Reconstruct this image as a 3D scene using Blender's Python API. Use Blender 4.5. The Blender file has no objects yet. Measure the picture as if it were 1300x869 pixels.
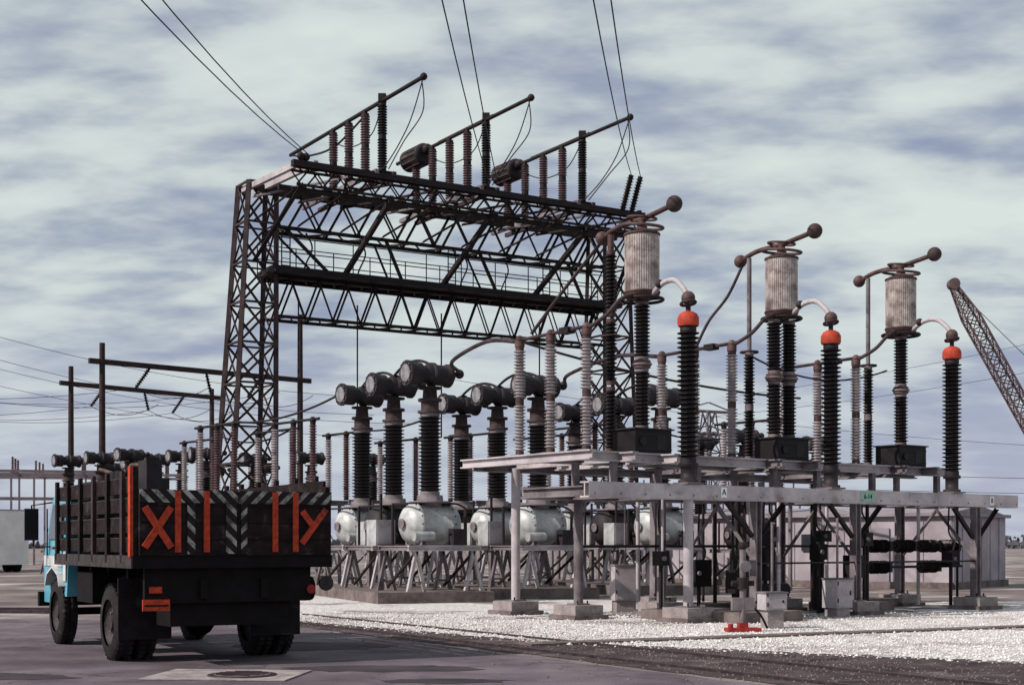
import bpy, math, random
from mathutils import Vector, Matrix
from mathutils.geometry import tessellate_polygon
random.seed(7)
R=random.Random(11)
# ---------------- materials ----------------
MATS={}
def mk(name,c1,c2=None,scale=3.0,rough=.6,metal=0.0,bump=0.0,bscale=30.0,detail=5,lo=.35,hi=.65,spec=.22,patch=None,cracks=False):
    m=bpy.data.materials.new(name); m.use_nodes=True
    nt=m.node_tree; N=nt.nodes; L=nt.links
    p=N['Principled BSDF']; p.inputs['Roughness'].default_value=rough; p.inputs['Metallic'].default_value=metal
    p.inputs['Specular IOR Level'].default_value=spec
    if c2 is None: c2=tuple(x*.65 for x in c1)
    tc=N.new('ShaderNodeTexCoord')
    n=N.new('ShaderNodeTexNoise'); n.inputs['Scale'].default_value=scale; n.inputs['Detail'].default_value=detail; n.inputs['Roughness'].default_value=.65
    L.new(tc.outputs['Object'],n.inputs['Vector'])
    cr=N.new('ShaderNodeValToRGB'); cr.color_ramp.elements[0].position=lo; cr.color_ramp.elements[1].position=hi
    cr.color_ramp.elements[0].color=(*c2,1); cr.color_ramp.elements[1].color=(*c1,1)
    L.new(n.outputs['Fac'],cr.inputs['Fac']); col=cr.outputs['Color']
    if patch:
        pc,ps,pl,ph=patch
        n2=N.new('ShaderNodeTexNoise'); n2.inputs['Scale'].default_value=ps; n2.inputs['Detail'].default_value=9; n2.inputs['Roughness'].default_value=.6; n2.inputs['Distortion'].default_value=.4
        L.new(tc.outputs['Object'],n2.inputs['Vector'])
        r2=N.new('ShaderNodeValToRGB'); r2.color_ramp.elements[0].position=pl; r2.color_ramp.elements[1].position=ph; L.new(n2.outputs['Fac'],r2.inputs['Fac'])
        mx=N.new('ShaderNodeMix'); mx.data_type='RGBA'; L.new(r2.outputs['Color'],mx.inputs[0]); L.new(col,mx.inputs[6]); mx.inputs[7].default_value=(*pc,1); col=mx.outputs[2]
    if cracks:
        wn=N.new('ShaderNodeTexNoise'); wn.inputs['Scale'].default_value=1.3; wn.inputs['Detail'].default_value=6; L.new(tc.outputs['Object'],wn.inputs['Vector'])
        va=N.new('ShaderNodeVectorMath'); va.operation='SCALE'; va.inputs['Scale'].default_value=1.6; L.new(wn.outputs['Color'],va.inputs[0])
        vb=N.new('ShaderNodeVectorMath'); vb.operation='ADD'; L.new(tc.outputs['Object'],vb.inputs[0]); L.new(va.outputs[0],vb.inputs[1])
        vo=N.new('ShaderNodeTexVoronoi'); vo.feature='DISTANCE_TO_EDGE'; vo.inputs['Scale'].default_value=.26; L.new(vb.outputs[0],vo.inputs['Vector'])
        cr3=N.new('ShaderNodeValToRGB'); cr3.color_ramp.elements[0].position=.002; cr3.color_ramp.elements[1].position=.009
        cr3.color_ramp.elements[0].color=(.55,.55,.55,1); cr3.color_ramp.elements[1].color=(0,0,0,1); L.new(vo.outputs['Distance'],cr3.inputs['Fac'])
        m3=N.new('ShaderNodeMix'); m3.data_type='RGBA'; L.new(cr3.outputs['Color'],m3.inputs[0]); L.new(col,m3.inputs[6]); m3.inputs[7].default_value=(.025,.018,.022,1); col=m3.outputs[2]
    L.new(col,p.inputs['Base Color'])
    if bump>0:
        b=N.new('ShaderNodeTexNoise'); b.inputs['Scale'].default_value=bscale; b.inputs['Detail'].default_value=4
        L.new(tc.outputs['Object'],b.inputs['Vector'])
        bp=N.new('ShaderNodeBump'); bp.inputs['Strength'].default_value=bump; bp.inputs['Distance'].default_value=.03
        L.new(b.outputs['Fac'],bp.inputs['Height']); L.new(bp.outputs['Normal'],p.inputs['Normal'])
    MATS[name]=m; return m
mk('dark_steel',(.022,.014,.016),(.008,.005,.006),2.5,.65)
mk('rust_steel',(.060,.038,.041),(.018,.011,.013),2,.7)
mk('brown_steel',(.11,.065,.062),(.035,.019,.02),3,.6)
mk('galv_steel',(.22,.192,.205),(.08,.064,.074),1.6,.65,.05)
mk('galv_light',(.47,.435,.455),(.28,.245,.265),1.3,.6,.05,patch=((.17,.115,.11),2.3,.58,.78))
mk('aluminium',(.55,.49,.46),(.19,.14,.135),4,.38,.45,spec=.4)
mk('tank_silver',(.48,.50,.50),(.24,.235,.25),1.8,.45,.08,spec=.3,patch=((.12,.10,.105),1.5,.52,.80))
mk('tank_dark',(.032,.026,.031),(.010,.008,.010),2,.6)
mk('disc_grey',(.27,.27,.285),(.11,.10,.115),4,.6)
mk('porcelain_black',(.010,.005,.006),(.004,.002,.003),6,.38,spec=.24)
mk('porcelain_brown',(.13,.07,.078),(.05,.025,.03),5,.4,spec=.35)
mk('porcelain_grey',(.40,.355,.365),(.20,.17,.185),5,.4,spec=.35)
mk('red_cap',(.46,.058,.026),(.24,.028,.018),6,.65)
mk('red_faded',(.34,.03,.026),(.18,.018,.018),6,.7)
mk('box_black',(.012,.008,.010),(.005,.004,.005),3,.6)
mk('concrete',(.35,.31,.305),(.19,.16,.165),2.2,.9,bump=.4,bscale=25,patch=((.13,.10,.10),3,.5,.75))
mk('concrete_dirty',(.185,.15,.145),(.08,.06,.06),2.2,.9,bump=.4,bscale=25)
mk('asphalt',(.165,.138,.158),(.085,.066,.082),.9,.88,bump=.6,bscale=60,detail=13,patch=((.05,.038,.045),.33,.48,.74),cracks=True)
mk('asphalt_stain',(.055,.044,.052),(.027,.02,.026),1.2,.85,bump=.3,bscale=50)
mk('ground_dirt',(.225,.185,.178),(.085,.066,.068),.35,.95,bump=.6,bscale=15,detail=10,patch=((.44,.41,.40),.22,.52,.67))
mk('track_dirt',(.080,.057,.062),(.022,.015,.018),1.4,.95,bump=.7,bscale=30,detail=10,patch=((.15,.12,.125),1.1,.55,.72))
mk('gravel',(.68,.66,.655),(.22,.19,.19),9,.95,bump=1.0,bscale=28,detail=10,lo=.32,hi=.58,patch=((.18,.14,.14),.42,.52,.68))
mk('dirt_patch',(.17,.135,.13),(.065,.048,.05),3,.95,bump=.7,bscale=30,detail=9,patch=((.48,.455,.45),2.2,.48,.62))
mk('stone',(.76,.74,.73),(.32,.285,.29),7,.9,patch=((.22,.18,.18),.42,.53,.70))
mk('rail_steel',(.075,.053,.058),(.03,.021,.025),6,.5,.4)
mk('wood_bed',(.024,.015,.017),(.008,.005,.006),5,.85,bump=.5,bscale=14,spec=.15,patch=((.075,.058,.06),5,.58,.78))
mk('wood_pole',(.05,.032,.032),(.025,.016,.017),4,.9)
mk('orange_paint',(.56,.062,.022),(.26,.03,.017),14,.7,detail=9,patch=((.05,.022,.02),7,.57,.74))
mk('cab_blue',(.11,.38,.50),(.07,.27,.38),3,.35,spec=.4,patch=((.10,.12,.13),3,.56,.78))
mk('cab_white',(.55,.57,.57),(.36,.37,.38),5,.45)
mk('glass_dark',(.03,.04,.05),(.02,.025,.03),2,.08,spec=.8)
mk('rubber',(.018,.014,.016),(.009,.007,.008),8,.85,patch=((.06,.05,.052),6,.55,.75))
mk('rim',(.055,.044,.048),(.022,.017,.019),6,.65)
mk('chassis',(.009,.006,.007),(.004,.003,.003),4,.75,spec=.15)
mk('shed_metal',(.38,.34,.38),(.27,.235,.27),.9,.6,.05,patch=((.20,.165,.18),.8,.5,.8))
mk('shed_roof',(.28,.25,.28),(.19,.165,.19),.9,.7)
mk('wire',(.028,.022,.03),(.014,.011,.017),3,.6)
mk('white_paint',(.80,.79,.78),(.66,.65,.65),1,.5)
mk('green_sign',(.25,.42,.33),(.2,.36,.28),3,.5)
mk('distant_steel',(.20,.16,.18),(.12,.096,.112),1,.8)
mk('leaf_hazed',(.10,.10,.115),(.06,.06,.07),.1,.95)  # leaf colour greyed, distance haze painted into it
mk('car_red',(.35,.05,.04),None,2,.3,spec=.5); mk('car_pale',(.5,.5,.48),None,2,.3,spec=.5); mk('car_dark',(.06,.07,.12),None,2,.3,spec=.5)
mk('crane_paint',(.13,.085,.09),(.06,.042,.048),1,.6)
def hazard(name,sgn):
    m=bpy.data.materials.new(name); m.use_nodes=True; nt=m.node_tree; N=nt.nodes; L=nt.links
    p=N['Principled BSDF']; p.inputs['Roughness'].default_value=.65; p.inputs['Specular IOR Level'].default_value=.2
    tc=N.new('ShaderNodeTexCoord'); sp=N.new('ShaderNodeSeparateXYZ'); L.new(tc.outputs['Object'],sp.inputs[0])
    a=N.new('ShaderNodeMath'); a.operation='MULTIPLY_ADD'; a.inputs[1].default_value=sgn; L.new(sp.outputs['X'],a.inputs[0]); L.new(sp.outputs['Z'],a.inputs[2])
    b=N.new('ShaderNodeMath'); b.operation='MULTIPLY'; b.inputs[1].default_value=5.2; L.new(a.outputs[0],b.inputs[0])
    c=N.new('ShaderNodeMath'); c.operation='FRACT'; L.new(b.outputs[0],c.inputs[0])
    d=N.new('ShaderNodeMath'); d.operation='GREATER_THAN'; d.inputs[1].default_value=.58; L.new(c.outputs[0],d.inputs[0])
    n=N.new('ShaderNodeTexNoise'); n.inputs['Scale'].default_value=9; n.inputs['Detail'].default_value=8; L.new(tc.outputs['Object'],n.inputs['Vector'])
    r=N.new('ShaderNodeValToRGB'); r.color_ramp.elements[0].position=.38; r.color_ramp.elements[1].position=.62
    r.color_ramp.elements[0].color=(.07,.06,.055,1); r.color_ramp.elements[1].color=(.36,.36,.335,1); L.new(n.outputs['Fac'],r.inputs['Fac'])
    mx=N.new('ShaderNodeMix'); mx.data_type='RGBA'; L.new(d.outputs[0],mx.inputs[0]); mx.inputs[6].default_value=(.014,.009,.010,1)
    L.new(r.outputs['Color'],mx.inputs[7]); L.new(mx.outputs[2],p.inputs['Base Color']); MATS[name]=m
hazard('hazard_a',1.0); hazard('hazard_b',-1.0)
# ---------------- mesh builder ----------------
class B:
    def __init__(s): s.v=[];s.f=[];s.m=[];s.sm=[];s.names=[]
    def mi(s,n):
        if n not in s.names: s.names.append(n)
        return s.names.index(n)
    def add(s,vs,fs,mat,smooth=False):
        o=len(s.v); s.v+= [tuple(x) for x in vs]; k=s.mi(mat)
        for f in fs: s.f.append(tuple(i+o for i in f)); s.m.append(k); s.sm.append(smooth)
    def hexa(s,c,mat):
        s.add(c,[(0,3,2,1),(4,5,6,7),(0,1,5,4),(1,2,6,5),(2,3,7,6),(3,0,4,7)],mat)
    def box(s,x0,x1,y0,y1,z0,z1,mat):
        s.hexa([(x0,y0,z0),(x1,y0,z0),(x1,y1,z0),(x0,y1,z0),(x0,y0,z1),(x1,y0,z1),(x1,y1,z1),(x0,y1,z1)],mat)
    def fr(s,p0,p1):
        p0=Vector(p0);p1=Vector(p1);w=(p1-p0)
        if w.length<1e-6: w=Vector((0,0,1e-4))
        w.normalize(); up=Vector((0,0,1)) if abs(w.z)<.95 else Vector((0,1,0))
        a=w.cross(up).normalized(); b=a.cross(w).normalized(); return p0,p1,w,a,b
    def beam(s,p0,p1,w,h,mat):
        p0,p1,_,a,b=s.fr(p0,p1); a=a*w/2; b=b*h/2
        s.hexa([p0-a-b,p0+a-b,p1+a-b,p1-a-b,p0-a+b,p0+a+b,p1+a+b,p1-a+b],mat)
    def ang(s,p0,p1,w,mat):
        p0,p1,_,a,b=s.fr(p0,p1); t=w*.16
        s.beam(p0-b*(w/2-t/2),p1-b*(w/2-t/2),w,t,mat); s.beam(p0-a*(w/2-t/2)+b*t/2,p1-a*(w/2-t/2)+b*t/2,t,w-t,mat)
    def ib(s,p0,p1,w,h,mat):
        p0,p1,_,a,b=s.fr(p0,p1); t=.03
        s.beam(p0+b*(h/2-t/2),p1+b*(h/2-t/2),w,t,mat); s.beam(p0-b*(h/2-t/2),p1-b*(h/2-t/2),w,t,mat)
        s.beam(p0,p1,.03,h-2*t,mat)
    def lathe(s,p0,p1,prof,n,mat,smooth=True,caps=True):
        p0,p1,w,a,b=s.fr(p0,p1); vs=[];fs=[]
        for (d,r) in prof:
            for i in range(n):
                t=2*math.pi*i/n; vs.append(p0+w*d+(a*math.cos(t)+b*math.sin(t))*r)
        for j in range(len(prof)-1):
            for i in range(n):
                k=(i+1)%n; fs.append((j*n+i,j*n+k,(j+1)*n+k,(j+1)*n+i))
        s.add(vs,fs,mat,smooth)
        if caps:
            o=len(prof)-1
            s.add(vs[:n],[tuple(range(n))[::-1]],mat); s.add(vs[o*n:],[tuple(range(n))],mat)
    def cyl(s,p0,p1,r,n,mat,r1=None,smooth=True):
        L=(Vector(p1)-Vector(p0)).length; s.lathe(p0,p1,[(0,r),(L,r if r1 is None else r1)],n,mat,smooth)
    def shed(s,p0,p1,rc,rs,pitch,mat,n=14,cap='galv_steel'):
        L=(Vector(p1)-Vector(p0)).length; w=(Vector(p1)-Vector(p0)).normalized(); c=min(.1,L*.06)
        k=max(2,int((L-2*c)/pitch)); pt=(L-2*c)/k; pr=[(c,rc)]
        for i in range(k):
            z=c+i*pt; pr+=[(z+pt*.25,rc),(z+pt*.55,rs),(z+pt*.68,rs*.97),(z+pt*.8,rc)]
        pr.append((L-c,rc)); s.lathe(p0,p1,pr,n,mat,False,False)
        q0=Vector(p0);q1=Vector(p1)
        s.cyl(q0,q0+w*c,rc*1.12,n,cap); s.cyl(q1-w*c,q1,rc*1.12,n,cap)
    def tube(s,pts,r,n,mat):
        pts=[Vector(p) for p in pts]; vs=[];fs=[]
        pa=None
        for i,p in enumerate(pts):
            w=(pts[min(i+1,len(pts)-1)]-pts[max(i-1,0)]).normalized()
            if pa is None:
                up=Vector((0,0,1)) if abs(w.z)<.95 else Vector((0,1,0)); a=w.cross(up).normalized()
            else: a=(pa-w*pa.dot(w)).normalized()
            pa=a; b=a.cross(w)
            for k in range(n):
                t=2*math.pi*k/n; vs.append(p+(a*math.cos(t)+b*math.sin(t))*r)
        for j in range(len(pts)-1):
            for i in range(n):
                k=(i+1)%n; fs.append((j*n+i,j*n+k,(j+1)*n+k,(j+1)*n+i))
        s.add(vs,fs,mat,True)
    def torus(s,c,ax,Rr,r,mat,n=24,m=7):
        c=Vector(c); _,_,w,a,b=s.fr(c,c+Vector(ax)); pts=[c+(a*math.cos(2*math.pi*i/n)+b*math.sin(2*math.pi*i/n))*Rr for i in range(n+1)]
        s.tube(pts,r,m,mat)
    def ball(s,c,r,mat,n=14,sz=1.0):
        c=Vector(c); pr=[(r*sz*(1-math.cos(math.pi*j/8)),max(.001,r*math.sin(math.pi*j/8))) for j in range(9)]
        s.lathe(c-Vector((0,0,r*sz)),c+Vector((0,0,r*sz)),pr,n,mat,True,False)
    def mesh(s,name):
        me=bpy.data.meshes.new(name); me.from_pydata(s.v,[],s.f)
        for n in s.names: me.materials.append(MATS[n])
        me.polygons.foreach_set('material_index',s.m); me.polygons.foreach_set('use_smooth',s.sm); me.update(); return me
def put(b,name,loc=(0,0,0),rz=0.0,scale=1):
    me=b if isinstance(b,bpy.types.Mesh) else b.mesh(name)
    o=bpy.data.objects.new(name,me); bpy.context.collection.objects.link(o); o.location=loc; o.rotation_euler=(0,0,rz); o.scale=(scale,)*3; return o
def curve(p,q,sag,n=16):
    p=Vector(p);q=Vector(q); return [p.lerp(q,i/n)-Vector((0,0,sag*4*(i/n)*(1-i/n))) for i in range(n+1)]
def spline(pts,n=6):
    pts=[Vector(p) for p in pts]; P=[pts[0]]+pts+[pts[-1]]; out=[]
    for i in range(1,len(P)-2):
        for k in range(n):
            t=k/n; a,b,c,d=P[i-1],P[i],P[i+1],P[i+2]
            out.append(.5*((2*b)+(c-a)*t+(2*a-5*b+4*c-d)*t*t+(3*b-a-3*c+d)*t**3))
    out.append(pts[-1]); return out
# ---------------- ground ----------------
def sheet(name,poly,z,mat,jit=.0,step=.35):
    pts=[]
    for i,p in enumerate(poly):
        q=poly[(i+1)%len(poly)]; L=math.dist(p,q); n=max(1,int(L/step)) if (jit>0 and L<60) else 1
        for k in range(n):
            t=k/n; pts.append((p[0]+(q[0]-p[0])*t+R.uniform(-jit,jit),p[1]+(q[1]-p[1])*t+R.uniform(-jit,jit)))
    vs=[(x,y,z) for x,y in pts]; tr=tessellate_polygon([[Vector(v) for v in vs]])
    b=B(); fs=[]
    for t in tr:
        a,c,d=[Vector(vs[i]) for i in t]
        fs.append(t if (c-a).cross(d-a).z>0 else t[::-1])
    b.add(vs,fs,mat); return put(b,name)
sheet('ground',[(-3000,-300),(3000,-300),(3000,6000),(-3000,6000)],0,'ground_dirt')
sheet('asphalt_road',[(-60,-20),(22,-20),(8.5,6.5),(3.0,15.2),(-.2,20.2),(-3.9,26.0),(-5.2,28.6),(-14,29.5),(-60,31)],.004,'asphalt',.06)
sheet('railway_track_bed',[(22.1,-20),(60,-20),(30,9),(13,15.6),(6.5,18.5),(.6,22.1),(-4.0,28),(-5.1,28.7),(-3.8,26.1),(-.1,20.3),(3.1,15.3),(8.6,6.6)],.006,'track_dirt',.09)
for k,(cx,cy,rx,ry) in enumerate([(-1.6,17.6,1.3,.5),(-6.5,16.5,1.6,.5),(-.8,16.0,.8,.3),(-3.0,21.5,1.4,.9)]):
    sheet('asphalt_stain',[(cx+rx*math.cos(t*math.pi/12)*R.uniform(.75,1.1),cy+ry*math.sin(t*math.pi/12)*R.uniform(.75,1.1)) for t in range(24)],.0075+.0003*k,'asphalt_stain',.03,.1)
gpoly=[(-4.2,28.3),(.7,22.2),(6.6,18.6),(13,15.9),(30,9.6),(60,20),(60,36),(24,40),(10,37.5),(2,39),(-3,41),(-9,47),(-12,44),(-8,35)]
sheet('gravel_yard',gpoly,.010,'gravel',.14,.22)
sheet('gravel_verge',[(-60,33),(-16,31.5),(-12,33),(-16,40),(-30,46),(-60,48)],.010,'gravel',.15,.4)
def inpoly(x,y,P):
    c=False;j=len(P)-1
    for i in range(len(P)):
        if (P[i][1]>y)!=(P[j][1]>y) and x<(P[j][0]-P[i][0])*(y-P[i][1])/(P[j][1]-P[i][1])+P[i][0]: c=not c
        j=i
    return c
b=B(); vs=[];fs=[]
cnt=0
edge=[(p[0]-.35,p[1]-.35) for p in gpoly[:5]]+gpoly[5:]
while cnt<15000:
    y=18+14*(R.random()**1.3); x=R.uniform(-6,.385*y+1)
    if not inpoly(x,y,gpoly):
        if not inpoly(x,y,edge) or R.random()>.35: continue
    r=R.uniform(.010,.030)*(1.4 if R.random()<.08 else 1); o=len(vs); z=.008+r*.3
    for d in ((1,0,0),(0,1,0),(-1,0,0),(0,-1,0),(0,0,1)):
        vs.append((x+d[0]*r*R.uniform(.6,1.3)+R.uniform(-.3,.3)*r,y+d[1]*r*R.uniform(.6,1.3),z+d[2]*r*R.uniform(.5,1.0)))
    fs+=[(o,o+1,o+4),(o+1,o+2,o+4),(o+2,o+3,o+4),(o+3,o,o+4)]; cnt+=1
b.add(vs,fs,'stone'); put(b,'gravel_stones')
b=B(); vs=[];fs=[]
rd=Vector((.536,-.844,0)); rp=Vector((.844,.536,0)); pr0=Vector((-3.35,26.3,0))
for k in range(4000):
    q=pr0+rd*R.uniform(-3,14)+rp*R.gauss(1.6,1.3); r=R.uniform(.008,.022); o=len(vs)
    for d in ((1,0,0),(0,1,0),(-1,0,0),(0,-1,0),(0,0,1)): vs.append((q.x+d[0]*r*R.uniform(.6,1.3),q.y+d[1]*r*R.uniform(.6,1.3),.008+d[2]*r))
    fs+=[(o,o+1,o+4),(o+1,o+2,o+4),(o+2,o+3,o+4),(o+3,o,o+4)]
b.add(vs,fs,'concrete_dirty'); put(b,'cinder_stones')
b=B()
for k in (0,1.435):
    p=pr0+rp*k
    b.beam(p-rd*4.5+Vector((0,0,.015)),p+rd*22+Vector((0,0,.015)),.07,.05,'rail_steel')
    b.beam(p-rd*4.5+rp*.11+Vector((0,0,.01)),p+rd*22+rp*.11+Vector((0,0,.01)),.05,.02,'chassis')
put(b,'railway_track')
b=B()
for k in (0,1.435):
    b.beam((-40,34+k,.02),(-9,31.5+k,.02),.07,.1,'rail_steel')
put(b,'railway_track')
b=B(); 
for i in range(34):
    p=Vector((.2,21.6,0)).lerp(Vector((9.6,26.3,0)),i/9.0*.28); q=Vector((.2,21.6,0)).lerp(Vector((9.6,26.3,0)),(i+.97)/9.0*.28)
    b.beam(p+Vector((0,0,.015)),q+Vector((0,0,.015+R.uniform(0,.006))),.42,.05,'concrete_dirty')
put(b,'concrete_cable_trench')
b=B(); b.box(-1.05,.65,-.55,.75,.0,.012,'concrete'); b.lathe((0,0,.012),(0,0,.03),[(0,.40),(.012,.40),(.014,.37)],32,'rail_steel')
b.cyl((0,0,.02),(0,0,.03),.33,32,'concrete_dirty')
for i in range(-3,4): 
    L=math.sqrt(.3**2-(i*.085)**2); b.box(-L,L,i*.085-.02,i*.085+.02,.03,.04,'rail_steel')
put(b,'manhole_cover',(-3.15,16.55,.009),-.1)
# ---------------- truck ----------------
b=B()
b.box(0,2.6,.0,4.3,1.27,1.38,'wood_bed'); b.box(-.02,2.62,-.03,.0,1.24,1.40,'chassis')
b.box(-.03,0,.0,4.3,1.24,1.40,'rim')
for i,(z0,z1) in enumerate([(1.44,1.62),(1.68,1.88),(1.94,2.12),(2.18,2.38)]):
    b.box(.02,.06,.08,4.25,z0,z1,'wood_bed'); b.box(2.54,2.58,.08,4.25,z0,z1,'wood_bed')
    b.box(.015,.02,.08,4.25,z1-.012,z1+.004,'rim')
for y in (.5,1.25,2.0,2.75,3.5,4.2):
    b.box(-.03,.015,y-.05,y+.05,1.3,2.46,'rust_steel' if y in(.5,2.0) else 'wood_bed'); b.box(2.58,2.63,y-.05,y+.05,1.3,2.46,'wood_bed')
b.box(-.045,-.005,.0,.10,1.38,2.50,'orange_paint'); b.box(0,.06,0,.07,1.38,2.5,'wood_bed'); b.box(2.54,2.6,.0,.07,1.38,2.3,'wood_bed')
for z0 in (1.44,1.68,1.94,2.18): b.box(.08,2.52,4.2,4.25,z0,z0+.2,'wood_bed')
b.box(.3,1.1,3.0,4.0,1.38,2.45,'box_black'); b.box(.25,.8,1.2,1.9,1.38,2.42,'tank_dark'); b.box(.3,.5,.5,.9,1.38,2.62,'tank_dark')
for y in (2.2,2.6): b.cyl((.45,y,2.05),(.45,y,2.55),.12,12,'tank_dark')
b.tube(spline([(.5,.6,2.5),(.4,1.5,2.6),(.5,2.4,2.5),(.4,3.3,2.62)]),.03,6,'brown_steel')
b.box(.06,2.6,-.05,-.005,1.40,2.22,'wood_bed')
for z in (1.60,1.81,2.02): b.box(.07,2.59,-.056,-.05,z-.008,z+.008,'chassis')
b.box(.06,1.32,-.066,-.05,2.06,2.22,'hazard_a'); b.box(1.33,2.6,-.066,-.05,2.06,2.22,'hazard_b')
b.box(1.16,1.30,-.066,-.052,1.42,2.055,'hazard_a'); b.box(1.36,1.44,-.066,-.052,1.42,2.055,'hazard_b')
b.box(.66,.76,-.064,-.052,1.42,2.055,'hazard_a')
for x in (.50,.87,1.78,2.06): b.box(x,x+.075,-.074,-.05,1.44,2.21,'orange_paint')
b.beam((.12,-.062,1.50),(.45,-.062,2.0),.022,.085,'orange_paint'); b.beam((.12,-.070,2.0),(.45,-.070,1.50),.022,.085,'orange_paint')
b.beam((2.19,-.062,1.97),(2.34,-.062,1.78),.022,.08,'orange_paint'); b.beam((2.18,-.070,1.55),(2.52,-.070,2.0),.022,.08,'orange_paint')
for x in (.85,1.65): b.box(x,x+.1,.0,5.9,.85,1.1,'chassis')
for y in (.1,.9,2.4,3.4,4.2): b.box(.3,2.3,y,y+.1,1.1,1.27,'chassis')
b.box(.15,2.35,.05,.13,.80,1.24,'chassis'); b.box(.5,2.1,.14,.75,.5,1.1,'chassis'); b.box(.2,2.4,1.0,1.1,.95,1.27,'chassis')
b.box(.05,.75,.93,.96,.3,1.1,'rubber'); b.box(1.85,2.55,.93,.96,.3,1.1,'rubber')
b.box(.12,.46,.02,.05,.71,.85,'orange_paint'); b.box(.20,.36,.015,.02,.93,1.01,'orange_paint')
b.box(.14,.44,.012,.02,.765,.785,'chassis')
b.cyl((2.35,.02,.95),(2.35,.04,.95),.06,14,'red_faded'); b.cyl((2.2,.4,.95),(2.5,.4,.95),.16,16,'chassis')
b.cyl((2.62,.15,1.02),(2.62,.19,1.02),.10,16,'rim')
b.box(.1,.5,2.5,3.4,.72,1.15,'chassis'); b.cyl((2.2,2.6,.85),(2.2,3.5,.85),.25,16,'chassis')
b.cyl((.3,1.5,.5),(2.3,1.5,.5),.08,10,'chassis'); b.ball((1.3,1.5,.5),.22,'chassis'); b.cyl((.3,5.05,.5),(2.3,5.05,.5),.06,10,'chassis')
def wheel(x,y,w=.26,r=.5,side=-1):
    pr=[(0,r*.62),(.01,r*.9),(.04,r*.985),(w/2-.01,r),(w/2,r*.975),(w/2+.01,r),(w-.04,r*.985),(w-.01,r*.9),(w,r*.62)]
    b.lathe((x,y,r),(x+w,y,r),pr,36,'rubber',True,False)
    b.lathe((x,y,r),(x+w,y,r),[(.03,.31),(.05,.30),(.09,.24),(.1,.12),(.03,.1),(.02,.0001)],28,'rim',False,False)
    b.lathe((x,y,r),(x+w,y,r),[(w-.03,.31),(w-.1,.24),(w-.1,.001)],28,'rim',False,False)
    xx=x+.085 if side<0 else x+w-.085
    for k in range(8):
        t=k*math.pi/4; b.cyl((xx-.02,y+math.cos(t)*.17,r+math.sin(t)*.17),(xx+.02,y+math.cos(t)*.17,r+math.sin(t)*.17),.018,6,'galv_steel')
    for k in range(36):
        t=k*math.pi/18; c=Vector((x+w/2,y+math.cos(t)*r,r+math.sin(t)*r))
        b.beam(c-Vector((w*.38,0,0)),c-Vector((.03,0,0)),.02,.045,'rubber'); b.beam(c+Vector((.03,0,0)),c+Vector((w*.38,0,0)),.02,.045,'rubber')
wheel(.06,1.5);wheel(.36,1.5);wheel(1.98,1.5,side=1);wheel(2.28,1.5,side=1);wheel(.14,5.05);wheel(2.2,5.05,side=1)
prof=[(4.42,.75),(4.55,.75),(4.6,1.0),(4.8,1.13),(5.05,1.17),(5.3,1.13),(5.5,1.0),(5.55,.62),(6.0,.62),(6.02,1.35),(5.9,1.5),(5.68,2.22),(5.5,2.32),(4.5,2.34),(4.42,2.25)]
X0,X1=.18,2.42
n=len(prof); vs=[(X0 if z<1.6 else X0+.06,y,z) for y,z in prof]+[(X1 if z<1.6 else X1-.06,y,z) for y,z in prof]
sidef=tessellate_polygon([[Vector((0,y,z)) for y,z in prof]])
b.add(vs,[tuple(t) for t in sidef]+[tuple(i+n for i in t[::-1]) for t in sidef]+[(i,(i+1)%n,(i+1)%n+n,i+n) for i in range(n)],'cab_blue')
b.box(.165,.18,4.45,4.62,.98,1.42,'cab_white'); b.box(.165,.18,4.62,5.98,1.20,1.36,'cab_white')
b.hexa([(.17,4.75,1.62),(.21,4.75,1.62),(.25,4.75,2.16),(.21,4.75,2.16),(.17,5.68,1.62),(.21,5.68,1.62),(.25,5.52,2.16),(.21,5.52,2.16)],'glass_dark')
b.box(.7,1.9,4.405,4.42,1.75,2.15,'glass_dark'); b.hexa([(.3,5.9,1.6),(2.3,5.9,1.6),(2.3,5.92,1.6),(.3,5.92,1.6),(.35,5.72,2.15),(2.25,5.72,2.15),(2.25,5.74,2.15),(.35,5.74,2.15)],'glass_dark')
b.box(.1,2.5,6.0,6.12,.55,.78,'chassis'); b.box(.08,.16,4.95,5.1,1.46,1.5,'galv_steel')
for y in (4.66,5.74): b.box(.160,.18,y,y+.012,1.2,2.1,'chassis')
b.tube([(.2,5.6,1.5),(-.05,5.7,1.5),(-.08,5.7,2.15),(.22,5.6,2.2)],.014,6,'chassis'); b.box(-.19,.02,5.66,5.70,1.6,2.1,'box_black')
for s in (0,1):
    x=.09 if s==0 else 2.2
    pts=[(4.55,.9),(4.68,1.08),(5.05,1.19),(5.42,1.08),(5.55,.9)]
    for i in range(4): b.beam((x+.15,pts[i][0],pts[i][1]),(x+.15,pts[i+1][0],pts[i+1][1]),.3,.03,'cab_white')
put(b,'stake_bed_truck',(-4.67,17.5,.006),math.radians(30))
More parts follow.
